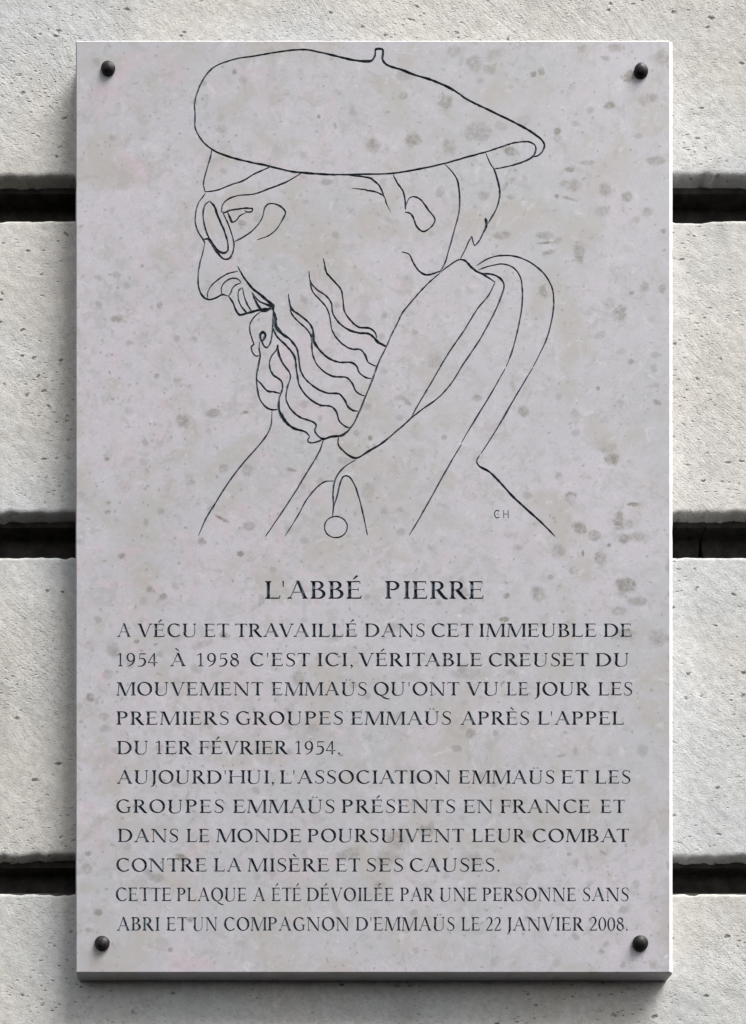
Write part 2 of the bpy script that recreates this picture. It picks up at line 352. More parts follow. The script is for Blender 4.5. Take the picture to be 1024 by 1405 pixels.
# ------------------------------------------------------------------ THE PLAQUE
X0, X1, Y0, Y1 = 104.0, 923.6, 55.6, 1334.4      # outer edges in photo pixels
CL, CR, CT, CB = 1.8, 5.0, 1.5, 1.2              # width of the arris on each side
PC = (513.5, 1335.0)
plaque = thing('memorial_plaque', 'tall pale marble plaque with an engraved bearded man in a beret above French text', 'plaque',
               ((PC[0] - 512) * S, T, 0.0))
def L2(px, py, d=0.0):        # plaque local coordinates
    return ((px - PC[0]) * S, d - T, (PC[1] - py) * S)

pieces = []      # (owner, polygon Nx2)  -- membership and outline
outl = []        # outline polylines (closed)
cents = []       # bottom lines of the V-cut grooves: (polyline, groove width)
def add_poly(owner, pts):
    p = np.array(pts, float); pieces.append((owner, p)); outl.append((p, True))
    c = p.mean(0); u, sv, vt = np.linalg.svd(p - c); ax = vt[0]
    t = (p - c) @ ax; q = (p - c) @ np.array([-ax[1], ax[0]])
    x_, y_ = p[:, 0], p[:, 1]; area = abs(np.dot(x_, np.roll(y_, 1)) - np.dot(y_, np.roll(x_, 1))) / 2
    Ln = t.max() - t.min(); W_ = area / max(Ln, 1e-6)
    if Ln > 2.2 * W_ and W_ > .55:
        lo_, hi_ = t.min() + W_ * .55, t.max() - W_ * .55; qm = (q.max() + q.min()) / 2
        cents.append((np.array([c + ax * tt + np.array([-ax[1], ax[0]]) * qm for tt in np.linspace(lo_, hi_, 3)]), W_))
def add_ribbon(owner, pts, widths, n=6, rough=0.0, closed=False, sm=True):
    P = np.array(pts, float); Wd = np.array(widths, float) if np.ndim(widths) else np.full(len(P), float(widths))
    if sm and len(P) > 2:
        if closed: Q = np.vstack([P[-2], P, P[1]])
        else: Q = np.vstack([2 * P[0] - P[1], P, 2 * P[-1] - P[-2]])
        out = []; wo = []
        for i in range(len(P) - 1):
            p0, p1, p2, p3 = Q[i], Q[i + 1], Q[i + 2], Q[i + 3]
            m = max(2, min(n, int(np.linalg.norm(p2 - p1) / (2.2 if rough else 1e-9)) + 1)) if rough else n
            # centripetal tangents keep tight bends from looping
            d1 = max(np.linalg.norm(p1 - p0), 1e-6) ** .5; d2 = max(np.linalg.norm(p2 - p1), 1e-6) ** .5; d3 = max(np.linalg.norm(p3 - p2), 1e-6) ** .5
            m1 = (p1 - p0) / d1 - (p2 - p0) / (d1 + d2) + (p2 - p1) / d2; m2 = (p2 - p1) / d2 - (p3 - p1) / (d2 + d3) + (p3 - p2) / d3
            m1 = m1 * d2; m2 = m2 * d2
            for j in range(m):
                t = j / m; a = t * t * t; b = t * t
                out.append((2 * a - 3 * b + 1) * p1 + (a - 2 * b + t) * m1 + (-2 * a + 3 * b) * p2 + (a - b) * m2)
                wo.append(Wd[i] * (1 - t) + Wd[i + 1] * t)
        out.append(P[-1]); wo.append(Wd[-1]); P = np.array(out); Wd = np.array(wo)
    if rough:
        s = np.arange(len(P)); r = random.random() * 100
        P = P + np.stack([vnoise(s * .45 + r, s * 0, 3), vnoise(s * .45 + r, s * 0 + 5, 4)], -1) * rough
        Wd = Wd * (1 + vnoise(s * .6 + r, s * 0 + 9, 5) * .5)
    tg = np.gradient(P, axis=0); tg /= np.maximum(np.linalg.norm(tg, axis=1), 1e-9)[:, None]
    if closed: tg[0] = tg[-1] = (tg[0] + tg[-1]) / np.linalg.norm(tg[0] + tg[-1])
    nm = np.stack([-tg[:, 1], tg[:, 0]], -1)
    Lp = P + nm * Wd[:, None] / 2; Rp = P - nm * Wd[:, None] / 2
    for i in range(len(P) - 1): pieces.append((owner, np.array([Lp[i], Lp[i + 1], Rp[i + 1], Rp[i]])))
    if len(P) > 3: cents.append((P[1:-1], Wd[1:-1]))
    if closed: outl.append((Lp[:-1], True)); outl.append((Rp[:-1], True))
    else: outl.append((np.vstack([Lp, Rp[::-1]]), True))

# ---- portrait: strokes noted in enlarged crops: origin, enlargement, points
random.seed(4)
A_ = (240, 50, 3.657); B_ = (500, 50, 3.657); C_ = (240, 250, 5.12); D_ = (320, 380, 5.12); E_ = (420, 340, 4.685)
F_ = (500, 200, 3.657); G_ = (540, 340, 4.267); H_ = (250, 540, 3.793); I_ = (440, 580, 3.012)
def cv(f, pts): return [(f[0] + x / f[2], f[1] + y / f[2]) for x, y in pts]
def st(owner, f, pts, w=2.0, taper=(0.6, 0.6)):
    p = f if pts is None else cv(f, pts)
    n = len(p)
    ww = [w] * n if not isinstance(w, (list, tuple)) else list(np.interp(np.linspace(0, 1, n), np.linspace(0, 1, len(w)), w))
    ww = [q * 1.16 for q in ww]; ww[0] *= taper[0]; ww[-1] *= taper[1]
    add_ribbon(owner, p, ww, n=9, rough=.35)
st('beret', cv(A_, [(1006,66),(1004,95),(990,120),(960,125),(890,118),(820,101),(740,82),(650,66),(560,72),(480,84),(400,98),(300,114),(200,152),(160,190),(125,250),(101,325),(101,400),(103,460),(135,520),(186,566),(270,603),(380,631),(470,650),(580,677),(640,684),(760,692),(860,694)]) +
   cv(B_, [(0,691),(130,688),(240,672),(400,638),(520,604),(610,580),(690,553),(760,532),(830,530),(856,545),(860,572),(845,603),(800,628),(730,650),(650,666)]), None,
   [2.6,3.2,2.4,2.2,1.8,1.9,1.9,2.3,2.6,2.5,2.2,2.2,2.0,2.0,2.2,2.0])
st('beret', B_, [(57,98),(57,66),(92,66),(92,118),(115,143),(180,165),(260,195),(340,220),(440,265),(520,318),(620,367),(720,415),(820,468),(880,510),(903,540),(895,575),(872,597),(850,604)], [2.6,2.6,2.8,2.9,2.8,2.6,2.8,2.6,2.2,2.0])
st('brow', A_, [(186,566),(180,600),(160,670),(143,740),(152,780)], 2.0)
st('brow', A_, [(148,780),(210,772),(280,745),(340,725),(400,690),(480,655)], [1.9,1.8,1.9,2.3])
st('brow', A_, [(640,684),(560,730),(470,765),(400,790),(310,800),(260,822),(238,850),(235,885)], [2.2,1.9,1.7,1.8,2.0])
st('temple_hair', cv(A_, [(840,692),(930,702),(985,712)]) + cv(B_, [(40,718),(72,745),(95,790),(99,805)]), None, [2.0,2.6,2.2,2.0])
st('temple_hair', cv(A_, [(888,762),(960,770)]) + cv(B_, [(10,772),(50,778),(96,800),(112,840),(132,882)]), None, [1.8,2.0,1.8,1.6], (.5, .3))
st('spectacles', C_, [(215,78),(200,100),(170,140),(148,210),(145,290),(165,350),(200,405),(212,432)], [1.4,1.6,1.9,2.2])
st('spectacles', C_, [(242,132),(212,162),(198,220),(208,300),(230,370),(265,430),(305,480),(345,498),(370,482),(370,420),(350,350),(325,290),(300,235),(275,165),(242,132)], [2.2,2.0,2.2,2.4,2.6,2.2,2.8,2.8,2.4])
st('spectacles', C_, [(205,402),(232,398),(265,445),(300,495),(345,540),(385,535),(408,490),(415,430),(395,350),(365,270),(335,210)], [2.8,3.0,2.8,2.4,1.8,2.0,2.0])
st('eye', C_, [(322,205),(352,212),(385,198),(450,188),(510,182),(546,188),(540,206),(508,210),(490,198)], [1.8,2.2,1.9,1.8])
st('eye', C_, [(508,210),(460,235),(430,270),(402,282),(385,245),(372,212)], [1.3,1.6,2.8,2.2])
st('eye', C_, [(385,238),(400,278)], 3.6)
st('cheek', C_, [(412,422),(470,392),(540,345),(590,290),(618,240),(632,180),(660,152),(710,155),(755,180),(778,215),(755,265),(715,330),(660,375),(578,406)], [2.0,1.6,1.7,2.0,2.2,1.7,1.5])
st('nose', C_, [(212,425),(195,500),(172,590),(163,680),(172,755),(200,805),(240,825),(300,808),(335,790),(378,800)], [1.7,1.8,2.0,2.6,2.2,2.2])
st('nose', C_, [(445,625),(380,640),(310,680),(255,730),(230,780),(232,822)], 1.7)
st('nose', C_, [(465,705),(450,685),(410,675),(360,695),(328,740),(330,785)], 1.7)
st('nose', C_, [(378,800),(395,775),(402,750),(430,722),(466,708)], 1.7)
st('moustache', C_, [(375,800),(405,840),(430,900),(455,932),(500,922),(540,912),(600,895),(640,885)], [2.2,2.6,2.8,2.8])
st('moustache', C_, [(475,740),(450,760),(445,810),(460,860),(490,900),(508,922)], [1.6,1.8,2.4])
st('moustache', C_, [(475,740),(485,790),(505,850),(542,914)], [1.6,1.9,2.8])
st('moustache', C_, [(540,768),(560,820),(590,875),(618,905)], [1.4,3.0,3.6])
st('moustache', C_, [(545,775),(580,825),(620,850),(665,862)], [1.4,2.4,2.4])
st('moustache', C_, [(440,590),(480,660),(540,740),(600,790),(660,840),(704,872)], [1.6,2.6,3.0,3.2,5.0], (.6, .4))
st('moustache', C_, [(592,900),(635,900),(690,880)], [3.4,5.4,4.0])
st('moustache', C_, [(640,862),(668,866),(698,872)], [3.0,5.5,3.0])
st('moustache', C_, [(668,845),(685,868),(690,905)], [2.0,6.5,3.5])
st('mouth', C_, [(600,912),(560,945),(533,985),(525,1024)], 1.7)
st('mouth', D_, [(140,290),(118,335),(122,400),(140,455),(148,482)], 1.9)
st('mouth', D_, [(150,470),(128,492),(136,530),(160,555),(186,552)], 2.0)
st('mouth', D_, [(205,465),(192,435),(190,405),(208,388),(226,402),(220,430),(205,455),(214,482),(236,496),(260,468),(270,420),(276,370),(278,300),(283,235)], [2.6,3.6,3.6,2.2,1.9,2.0,2.2])
st('beard', D_, [(185,455),(182,500),(190,550),(178,620),(165,690),(168,770),(185,850),(220,905),(265,932),(318,932)], [1.8,1.9,2.2,2.2,2.0,2.4,2.6])
st('beard', D_, [(283,235),(292,290),(296,345),(340,395),(400,440),(445,500),(462,580),(475,660),(520,730),(590,785),(660,815),(745,822),(780,860),(810,915),(850,940),(885,943)], [2.4,7.0,4.4,3.0,2.6,2.2,2.0,2.4,2.6,2.2,2.4,2.4,2.0])
st('beard', D_, [(278,360),(310,420),(380,490),(430,560),(445,650),(465,760),(520,840),(610,900),(690,910),(725,950),(745,1010),(780,1045),(820,1062)], [3.0,2.2,2.8,2.4,2.2,2.2,2.6,2.2,2.3])
st('beard', D_, [(314,478),(305,510),(268,560),(255,620),(275,680),(340,735),(345,790),(325,850),(320,920),(340,975),(375,1025),(430,1065),(510,1090),(540,1122)], [3.2,1.7,1.8,2.4,2.4,1.9,2.6,4.6,3.4,2.4,2.0])
st('beard', D_, [(540,1122),(523,1152),(545,1166),(600,1155),(632,1138)], [1.8,2.2,2.0])
st('beard', D_, [(313,475),(320,540),(350,610),(395,670),(403,702),(380,780),(372,860),(410,935),(470,985),(540,1010),(582,1038),(575,1085),(600,1120),(632,1138),(690,1122),(770,1112),(826,1068)], [3.6,2.6,2.2,2.0,2.0,2.2,2.4,2.2,2.4,2.8,2.6,2.4])
st('beard', D_, [(168,722),(200,755),(240,800),(290,808),(335,820)], [2.2,2.4,2.0])
st('beard', D_, [(388,118),(395,170),(410,222),(470,270),(530,320),(560,370),(562,440),(600,505),(670,570),(740,598),(830,602),(870,630),(885,670),(930,705),(975,715)], [1.6,2.4,2.6,2.2,2.0,5.4,2.6,2.4,2.2,2.6,2.4,2.2,2.0])
st('beard', D_, [(398,190),(410,255),(460,315),(520,370),(550,425),(552,490),(570,580),(620,650),(700,698),(800,708),(835,745),(860,800),(900,828),(935,840)], [2.4,1.9,1.9,2.6,2.0,2.0,2.2,2.4,2.2,2.0])
st('beard', E_, [(18,150),(28,215),(60,260),(130,310),(162,355),(172,420),(210,480),(280,530),(345,548),(400,552),(440,580),(460,605),(515,635)], [1.8,2.0,2.0,1.9,2.2,2.4,2.6,2.4,3.4,4.2])
st('beard', E_, [(25,205),(40,275),(80,325),(125,375),(150,430),(162,510),(180,555),(230,615),(290,650),(350,655),(380,690),(400,735),(455,765)], [2.2,2.0,1.9,1.9,2.2,2.2,2.0])
st('beard', E_, [(112,68),(118,100),(130,155),(180,215),(225,270),(238,340),(245,400),(280,460),(340,510),(410,518),(445,545),(455,580)], [1.8,2.4,2.2,2.0,2.2,2.4,2.0])
st('beard', E_, [(440,592),(470,612),(515,636)], [2.0,2.2,3.6])
st('ear', F_, [(145,145),(165,185),(195,230),(205,280),(207,320)], [1.8,2.2,2.4,2.4])
st('ear', F_, [(207,305),(225,265),(250,256),(280,268),(320,320),(355,372),(335,408),(295,430),(265,408),(245,360),(228,338),(203,333)], [1.7,1.7,2.0,2.3,1.7,2.4,2.2,1.9])
st('ear', F_, [(188,532),(225,545),(245,585),(275,628),(310,648),(350,640),(380,630)], [1.5,2.0,2.4,2.0])
st('hair', F_, [(402,90),(440,130),(465,170),(478,250),(475,330),(450,430),(425,520),(400,600),(376,636)], [1.7,2.2,1.9,1.8,2.0])
st('hair', F_, [(610,38),(630,85),(650,118),(668,170),(680,235),(665,310),(630,375),(612,404)], [2.2,1.8,2.6,1.8,1.8])
st('hair', F_, [(607,402),(609,365),(612,402),(595,440),(575,480),(553,500),(545,480),(539,452)], [2.6,3.0,1.8,1.8,2.0])
st('hair', F_, [(539,452),(520,490),(500,535),(480,570)], 1.7)
st('hood', F_, [(376,640),(420,605),(475,572),(505,576),(528,600),(560,628),(600,648),(657,685)], [1.9,1.7,2.6,2.8,2.6])
st('hood', cv(F_, [(657,685),(620,755)]) + cv(G_, [(490,360),(410,490),(330,605),(215,800),(150,910),(100,1000)]), None, [2.2,1.9,1.9,1.9,1.8])
st('hood', G_, [(500,150),(560,153),(600,163),(635,190),(648,220),(625,300),(570,420),(510,530),(410,680),(330,805),(260,880),(170,945),(100,1000),(60,1038),(0,1085)], [2.2,2.2,2.4,2.0,1.9,1.9,1.8,2.0,2.0])
st('hood', E_, [(858,165),(800,215),(740,275),(680,345),(620,420),(580,500),(540,580),(515,640),(470,730),(430,840),(385,950),(340,1060),(300,1140),(245,1195),(200,1212)], [1.9,2.0,1.9,1.9,2.2,2.2,2.0])
st('hood', E_, [(208,1213),(208,1265),(250,1315),(322,1352),(400,1310),(490,1255),(570,1190),(672,1103)], [1.8,2.6,2.6,2.8,2.0,2.0])
st('coat', G_, [(497,130),(560,108),(640,95),(700,115),(740,165),(755,260),(748,370),(725,490),(690,620),(659,698)], [1.7,1.8,1.9,1.9,1.8])
st('coat', cv(G_, [(655,706),(565,865),(470,1020),(397,1143)]), None, 2.0)
st('coat', cv(I_, [(583,88),(520,195),(440,340),(400,410),(366,466)]), None, [2.0,2.0,1.9,1.8])
st('coat', G_, [(485,105),(560,62),(640,45),(720,52),(800,85),(880,150),(930,240),(938,320),(925,430),(890,550),(817,698)], [1.8,1.9,2.0,1.9,1.9])
st('coat', G_, [(816,701),(710,880),(600,1070),(511,1208)], 2.0)
st('coat', I_, [(658,135),(645,158),(655,178),(700,205),(740,245),(800,310),(860,365),(920,420),(970,470)], [1.9,2.2,2.7,2.7,2.6,2.6])
st('coat', H_, [(468,85),(465,150),(450,200),(400,270),(320,360),(250,450),(180,560),(130,640),(85,738)], [1.7,2.0,2.0,2.0])
st('coat', H_, [(735,240),(715,300),(650,410),(590,510),(505,640),(433,745)], [2.2,2.0,1.9,1.9])
st('coat', H_, [(795,455),(740,460),(700,490),(650,550),(600,640),(535,743)], 1.8)
st('coat', H_, [(790,585),(805,540),(825,460),(840,432),(865,430),(895,470),(920,540),(940,620),(965,738)], [2.4,1.8,2.0,1.9,2.0,2.0])
st('toggle', H_, [(905,345),(850,378),(815,415),(795,455),(785,520),(788,585),(783,638)], [1.8,1.9,1.9,2.4,1.9])
add_ribbon('toggle', [(461 + 15.6 * math.cos(t), 723.2 + 14.6 * math.sin(t)) for t in np.linspace(0, 2 * math.pi, 33)], 2.0, n=2, rough=.25, closed=True)
# engraver's two initials
add_ribbon('signature', [(685.5,701.6),(682,700.2),(679.4,702.4),(678.8,705.2),(679.4,708.2),(682,710.6),(685.6,709.4)], 1.5, n=4)
add_ribbon('signature', [(681.6,705.4),(684.6,705.4)], 1.3, sm=False)
for x in (691.2, 697.4): add_ribbon('signature', [(x,699.9),(x,710.9)], 1.5, sm=False)
add_ribbon('signature', [(691.2,705.4),(697.4,705.4)], 1.3, sm=False)

# ---- the letters: a classical inscriptional capital, cap height 1, y up
TH, TN, SE, SH = .180, .073, .066, .045
class G:
    def __init__(s): s.p = []
    def poly(s, *pts): s.p.append(('p', list(pts))); return s
    def rect(s, a, b, c, d): return s.poly((a, b), (c, b), (c, d), (a, d))
    def rib(s, pts, w, n=4): s.p.append(('r', pts, w, n)); return s
    def foot(s, x0, x1, y=0, l=SE, r=SE):
        return s.poly((x0 - l, y), (x1 + r, y), (x1 + r, y + SH), (x1, y + SH * 2.3), (x0, y + SH * 2.3), (x0 - l, y + SH))
    def head(s, x0, x1, y=1, l=SE, r=SE):
        return s.poly((x0 - l, y), (x0 - l, y - SH), (x0, y - SH * 2.3), (x1, y - SH * 2.3), (x1 + r, y - SH), (x1 + r, y))
    def stem(s, x, w=TH, f=(SE, SE), h=(SE, SE), y0=0, y1=1):
        m = w * .07; ym = (y0 + y1) / 2
        s.poly((x, y0), (x + w, y0), (x + w - m, ym), (x + w, y1), (x, y1), (x + m, ym))
        if f: s.foot(x, x + w, y0, *f)
        if h: s.head(x, x + w, y1, *h)
        return s
    def diag(s, x0, y0, x1, y1, w0, w1=None):
        w1 = w0 if w1 is None else w1
        return s.poly((x0 - w0 / 2, y0), (x0 + w0 / 2, y0), (x1 + w1 / 2, y1), (x1 - w1 / 2, y1))
    def arc(s, cx, cy, rx, ry, a0, a1, th=TH, tn=TN, ph=0.0, n=18):
        pts = []; w = []
        for t in np.linspace(a0, a1, n):
            r = math.radians(t); k = abs(math.cos(r - math.radians(ph))) ** 1.6
            ww = tn + (th - tn) * k
            pts.append((cx + (rx - ww / 2) * math.cos(r), cy + (ry - ww / 2) * math.sin(r))); w.append(ww)
        s.p.append(('r', pts, w, 1)); return s
def arms(g, x, tops, mid, bot, xs):
    if tops: g.poly((x, 1), (x, 1 - TN), (tops - .03, 1 - TN), (tops - .012, .815), (tops + .018, .82), (tops + .012, 1))
    if mid: g.poly((x, .50), (mid - .02, .50), (mid - .02, .42), (mid + .015, .42), (mid + .015, .63), (mid - .02, .63), (mid - .02, .55), (x, .55))
    if bot: g.poly((x, 0), (bot + .005, 0), (bot + .045, .20), (bot + .015, .205), (bot - .05, TN + .01), (x, TN))
GL = {}
def glyph(ch, adv): g = G(); GL[ch] = (g, adv); return g
g = glyph('A', 1.124); g.diag(.165, 0, .555, 1.01, .062); g.diag(.925, 0, .545, 1.02, TH + .02, TH * .9); g.rect(.30, .345, .78, .395); g.foot(.135, .195, 0, .10, .08); g.foot(.86, .99, 0, .08, .07)
g = glyph('B', .883); g.stem(.12, f=(SE, 0), h=(SE, 0)); g.rect(.2, 1 - TN, .43, 1); g.rect(.2, .50, .45, .55); g.rect(.2, 0, .46, TN)
g.arc(.42, .762, .29, .238, -90, 90); g.arc(.45, .272, .355, .275, -90, 90, TH + .01)
g = glyph('C', 1.025); g.arc(.58, .5, .51, .52, 52, 310, TH + .01, TN, 12, 26); g.poly((.86, .985), (.90, .985), (.915, .72), (.885, .72)); g.poly((.87, .16), (.93, .20), (.945, .14), (.90, .07))
g = glyph('D', 1.118); g.stem(.13, f=(SE, 0), h=(SE, 0)); g.rect(.2, 1 - TN, .48, 1); g.rect(.2, 0, .48, TN); g.arc(.47, .5, .575, .5, -90, 90, TH + .015, TN, 0, 22)
g = glyph('E', .883); g.stem(.12, f=(SE, 0), h=(SE, 0)); arms(g, .2, .72, .64, .76, 0)
g = glyph('F', .803); g.stem(.12, h=(SE, 0)); arms(g, .2, .72, .64, 0, 0)
g = glyph('G', 1.103); g.arc(.58, .5, .51, .52, 52, 300, TH + .01, TN, 12, 26); g.poly((.86, .985), (.90, .985), (.915, .74), (.885, .74)); g.stem(.83, .125, None, (.07, .06), .06, .46)
g.rib([(.80, .03), (.90, .09), (.95, .12)], [TN, TN, .03], 2)
g = glyph('H', 1.202); g.stem(.13); g.stem(.935); g.rect(.2, .50, .99, .552)
g = glyph('I', .487); g.stem(.175)
g = glyph('J', .481); g.stem(.185, f=None, y0=.02); g.rib([(.25, .06), (.225, -.10), (.13, -.20), (.02, -.25)], [TH, .11, .06, .035], 4)
g = glyph('L', .883); g.stem(.12, f=(SE, 0)); arms(g, .2, 0, 0, .76, 0)
g = glyph('M', 1.367); g.diag(.15, 0, .235, 1, .07, .06); g.diag(.655, -.02, .27, 1, TH - .01, TH + .02); g.diag(.655, -.02, 1.09, 1, .06, .055); g.stem(1.085, TH, h=(.05, SE)); g.foot(.115, .185, 0, .07, .07); g.head(.16, .28, 1, .09, .0)
g = glyph('N', 1.2); g.stem(.175, .062, f=(.07, .07), h=None); g.diag(.975, -.02, .215, 1, TH - .01, TH + .04); g.poly((.955, -.02), (1.02, -.02), (1.02, 1), (.955, 1)); g.head(.955, 1.02, 1, .08, .08); g.head(.14, .24, 1, .09, 0)
g = glyph('O', 1.136); g.arc(.568, .5, .515, .52, 0, 360, TH + .012, TN, 14, 34)
g = glyph('P', .873); g.stem(.12, h=(SE, 0)); g.rect(.2, 1 - TN, .44, 1); g.arc(.43, .735, .345, .265, -112, 90)
g = glyph('Q', 1.136); g.arc(.568, .5, .515, .52, 0, 360, TH + .012, TN, 14, 34); g.rib([(.50, .02), (.72, -.13), (.95, -.24), (1.16, -.25)], [.05, .12, .10, .03], 4)
g = glyph('R', .965); g.stem(.12, h=(SE, 0)); g.rect(.2, 1 - TN, .43, 1); g.rect(.2, .475, .43, .525); g.arc(.42, .74, .32, .26, -95, 90); g.rib([(.42, .52), (.60, .28), (.78, .06), (.95, -.01)], [TH, TH + .01, TH - .02, .04], 4)
g = glyph('S', .759); g.rib([(.635, .80), (.56, .945), (.38, .985), (.20, .90), (.165, .75), (.25, .62), (.40, .52), (.56, .40), (.615, .25), (.53, .08), (.36, .02), (.19, .06), (.105, .19)], [.035, .05, .055, .08, .11, .135, .145, .135, .115, .08, .055, .05, .035], 4)
g.poly((.60, .97), (.635, .97), (.66, .76), (.63, .76)); g.poly((.085, .24), (.115, .24), (.15, .03), (.11, .03))
g = glyph('T', .886); g.stem(.378, h=None); g.rect(.06, 1 - TN, .83, 1); g.poly((.04, .82), (.068, .815), (.10, 1 - TN), (.10, 1.0), (.055, 1.0)); g.poly((.85, .82), (.822, .815), (.79, 1 - TN), (.79, 1.0), (.835, 1.0))
g = glyph('U', 1.124); g.stem(.15, f=None, y0=.34); g.rib([(.215, .36), (.235, .17), (.35, .03), (.53, .0), (.72, .04), (.85, .17), (.885, .38)], [TH, TH, .10, .055, .05, .055, .058], 5); g.poly((.856, .34), (.914, .34), (.914, 1), (.856, 1)); g.head(.856, .914, 1, .08, .08)
g = glyph('V', 1.043); g.diag(.525, -.02, .165, 1, TH * .9, TH + .02); g.diag(.52, -.02, .89, 1, .062); g.head(.10, .23, 1, .07, .08); g.head(.86, .92, 1, .08, .09)
g = glyph('1', .723); g.stem(.33, .12, f=(.10, .10), h=None, y1=.99); g.poly((.33, .99), (.45, .99), (.35, .90), (.16, .80), (.15, .835))
g = glyph('2', .723); g.rib([(.09, .74), (.15, .90), (.30, .975), (.48, .92), (.555, .75), (.50, .55), (.33, .32), (.12, .07)], [.03, .05, .055, .09, .12, .10, .07, .06], 4); g.poly((.05, 0), (.62, 0), (.67, .17), (.63, .17), (.56, .085), (.10, .085))
g = glyph('4', .723); g.poly((.40, -.01), (.51, -.01), (.51, .99), (.40, .99)); g.diag(.06, .29, .46, .99, .06, .09); g.rect(.03, .24, .68, .31)
g = glyph('5', .723); g.poly((.22, .97), (.60, .97), (.625, .885), (.24, .885)); g.poly((.20, .97), (.25, .97), (.22, .56), (.17, .52)); g.rib([(.18, .545), (.34, .60), (.50, .54), (.575, .36), (.50, .13), (.32, .01), (.08, .02)], [.04, .055, .09, .12, .10, .06, .04], 4)
g = glyph('8', .723); g.arc(.36, .755, .235, .225, 0, 360, .10, .05, 40, 22); g.arc(.36, .27, .285, .285, 0, 360, .115, .05, 30, 24)
g = glyph('9', .723); g.arc(.345, .66, .28, .325, 0, 360, .11, .05, 8, 24); g.rib([(.575, .62), (.545, .36), (.42, .14), (.14, -.02)], [.11, .10, .07, .035], 4)
g = glyph('0', .723); g.arc(.36, .485, .31, .50, 0, 360, .115, .048, 5, 26)
g = glyph('.', .361); g.arc(.18, .065, .075, .075, 0, 360, .074, .074, 0, 10)
g = glyph(',', .361); g.arc(.18, .065, .075, .075, 0, 360, .074, .074, 0, 10); g.rib([(.235, .07), (.22, -.06), (.10, -.18)], [.09, .07, .03], 3)
g = glyph("'", .32); g.poly((.115, 1.0), (.205, 1.0), (.180, .66), (.140, .66))
ACC = {'É': ('E', [(.36, 1.10), (.42, 1.08), (.64, 1.27), (.54, 1.34)]), 'È': ('E', [(.52, 1.08), (.58, 1.10), (.40, 1.34), (.30, 1.27)]),
       'À': ('A', [(.60, 1.12), (.66, 1.14), (.44, 1.38), (.34, 1.31)])}
def word_pts(word): # returns glyph list with x, and ink width
    x = 0; out = []
    for i, ch in enumerate(word):
        b = ACC[ch][0] if ch in ACC else ('U' if ch == 'Ü' else ch)
        adv = GL[b][1]
        if ch == 'Q' and i + 1 < len(word): adv += .0
        out.append((ch, b, x)); x += adv
        nx = word[i + 1] if i + 1 < len(word) else ''
        if (b == 'A' and nx in ('V', 'T')) or (b in ('V', 'T') and nx == 'A'): x -= .10
        if b == 'L' and nx in ("'", 'V', 'T'): x -= .10
    return out, x
def set_word(owner, word, px0, px1, base, cap):
    gl, nat = word_pts(word)
    def ext(b):
        q = [p for pr in GL[b][0].p for p in pr[1]]; xs_ = [p[0] for p in q]
        e = .05 if any(pr[0] == 'r' for pr in GL[b][0].p) else 0
        return min(xs_), max(xs_) + (e if b in 'SC52' else 0)
    inkl = ext(gl[0][1])[0]; inkr = GL[gl[-1][1]][1] - ext(gl[-1][1])[1]
    want = (px1 - px0) / cap
    nat_ink = nat - inkl - inkr
    n = len(word) - 1
    q = want / nat_ink; xs = min(q, 1.32 if n == 1 else 1.17) if n else q
    tr = (want - nat_ink * xs) / n if n else 0
    for i, (ch, b, x) in enumerate(gl):
        ox = px0 + ((x - inkl) * xs + tr * i) * cap; oy = base + random.uniform(-.15, .15)
        tf = lambda p: (ox + p[0] * cap * xs, oy - p[1] * cap)
        prim = list(GL[b][0].p)
        if ch in ACC: prim.append(('p', ACC[ch][1]))
        if ch == 'Ü':
            for cx in (.42, .66):
                prim.append(('p', [(cx + .06 * math.cos(t), 1.17 + .06 * math.sin(t)) for t in np.linspace(0, 2 * math.pi, 9)[:-1]]))
        for pr in prim:
            if pr[0] == 'p': add_poly(owner, [tf(p) for p in pr[1]])
            else:
                ws = pr[2] if isinstance(pr[2], (list, tuple)) else [pr[2]] * len(pr[1])
                P = [tf(p) for p in pr[1]]
                # widths follow the horizontal scale where the stroke is upright
                add_ribbon(owner, P, [q * cap * (.5 + .5 * xs) * (1.28 if b.isdigit() else 1.0) for q in ws], n=pr[3], sm=pr[3] > 1)
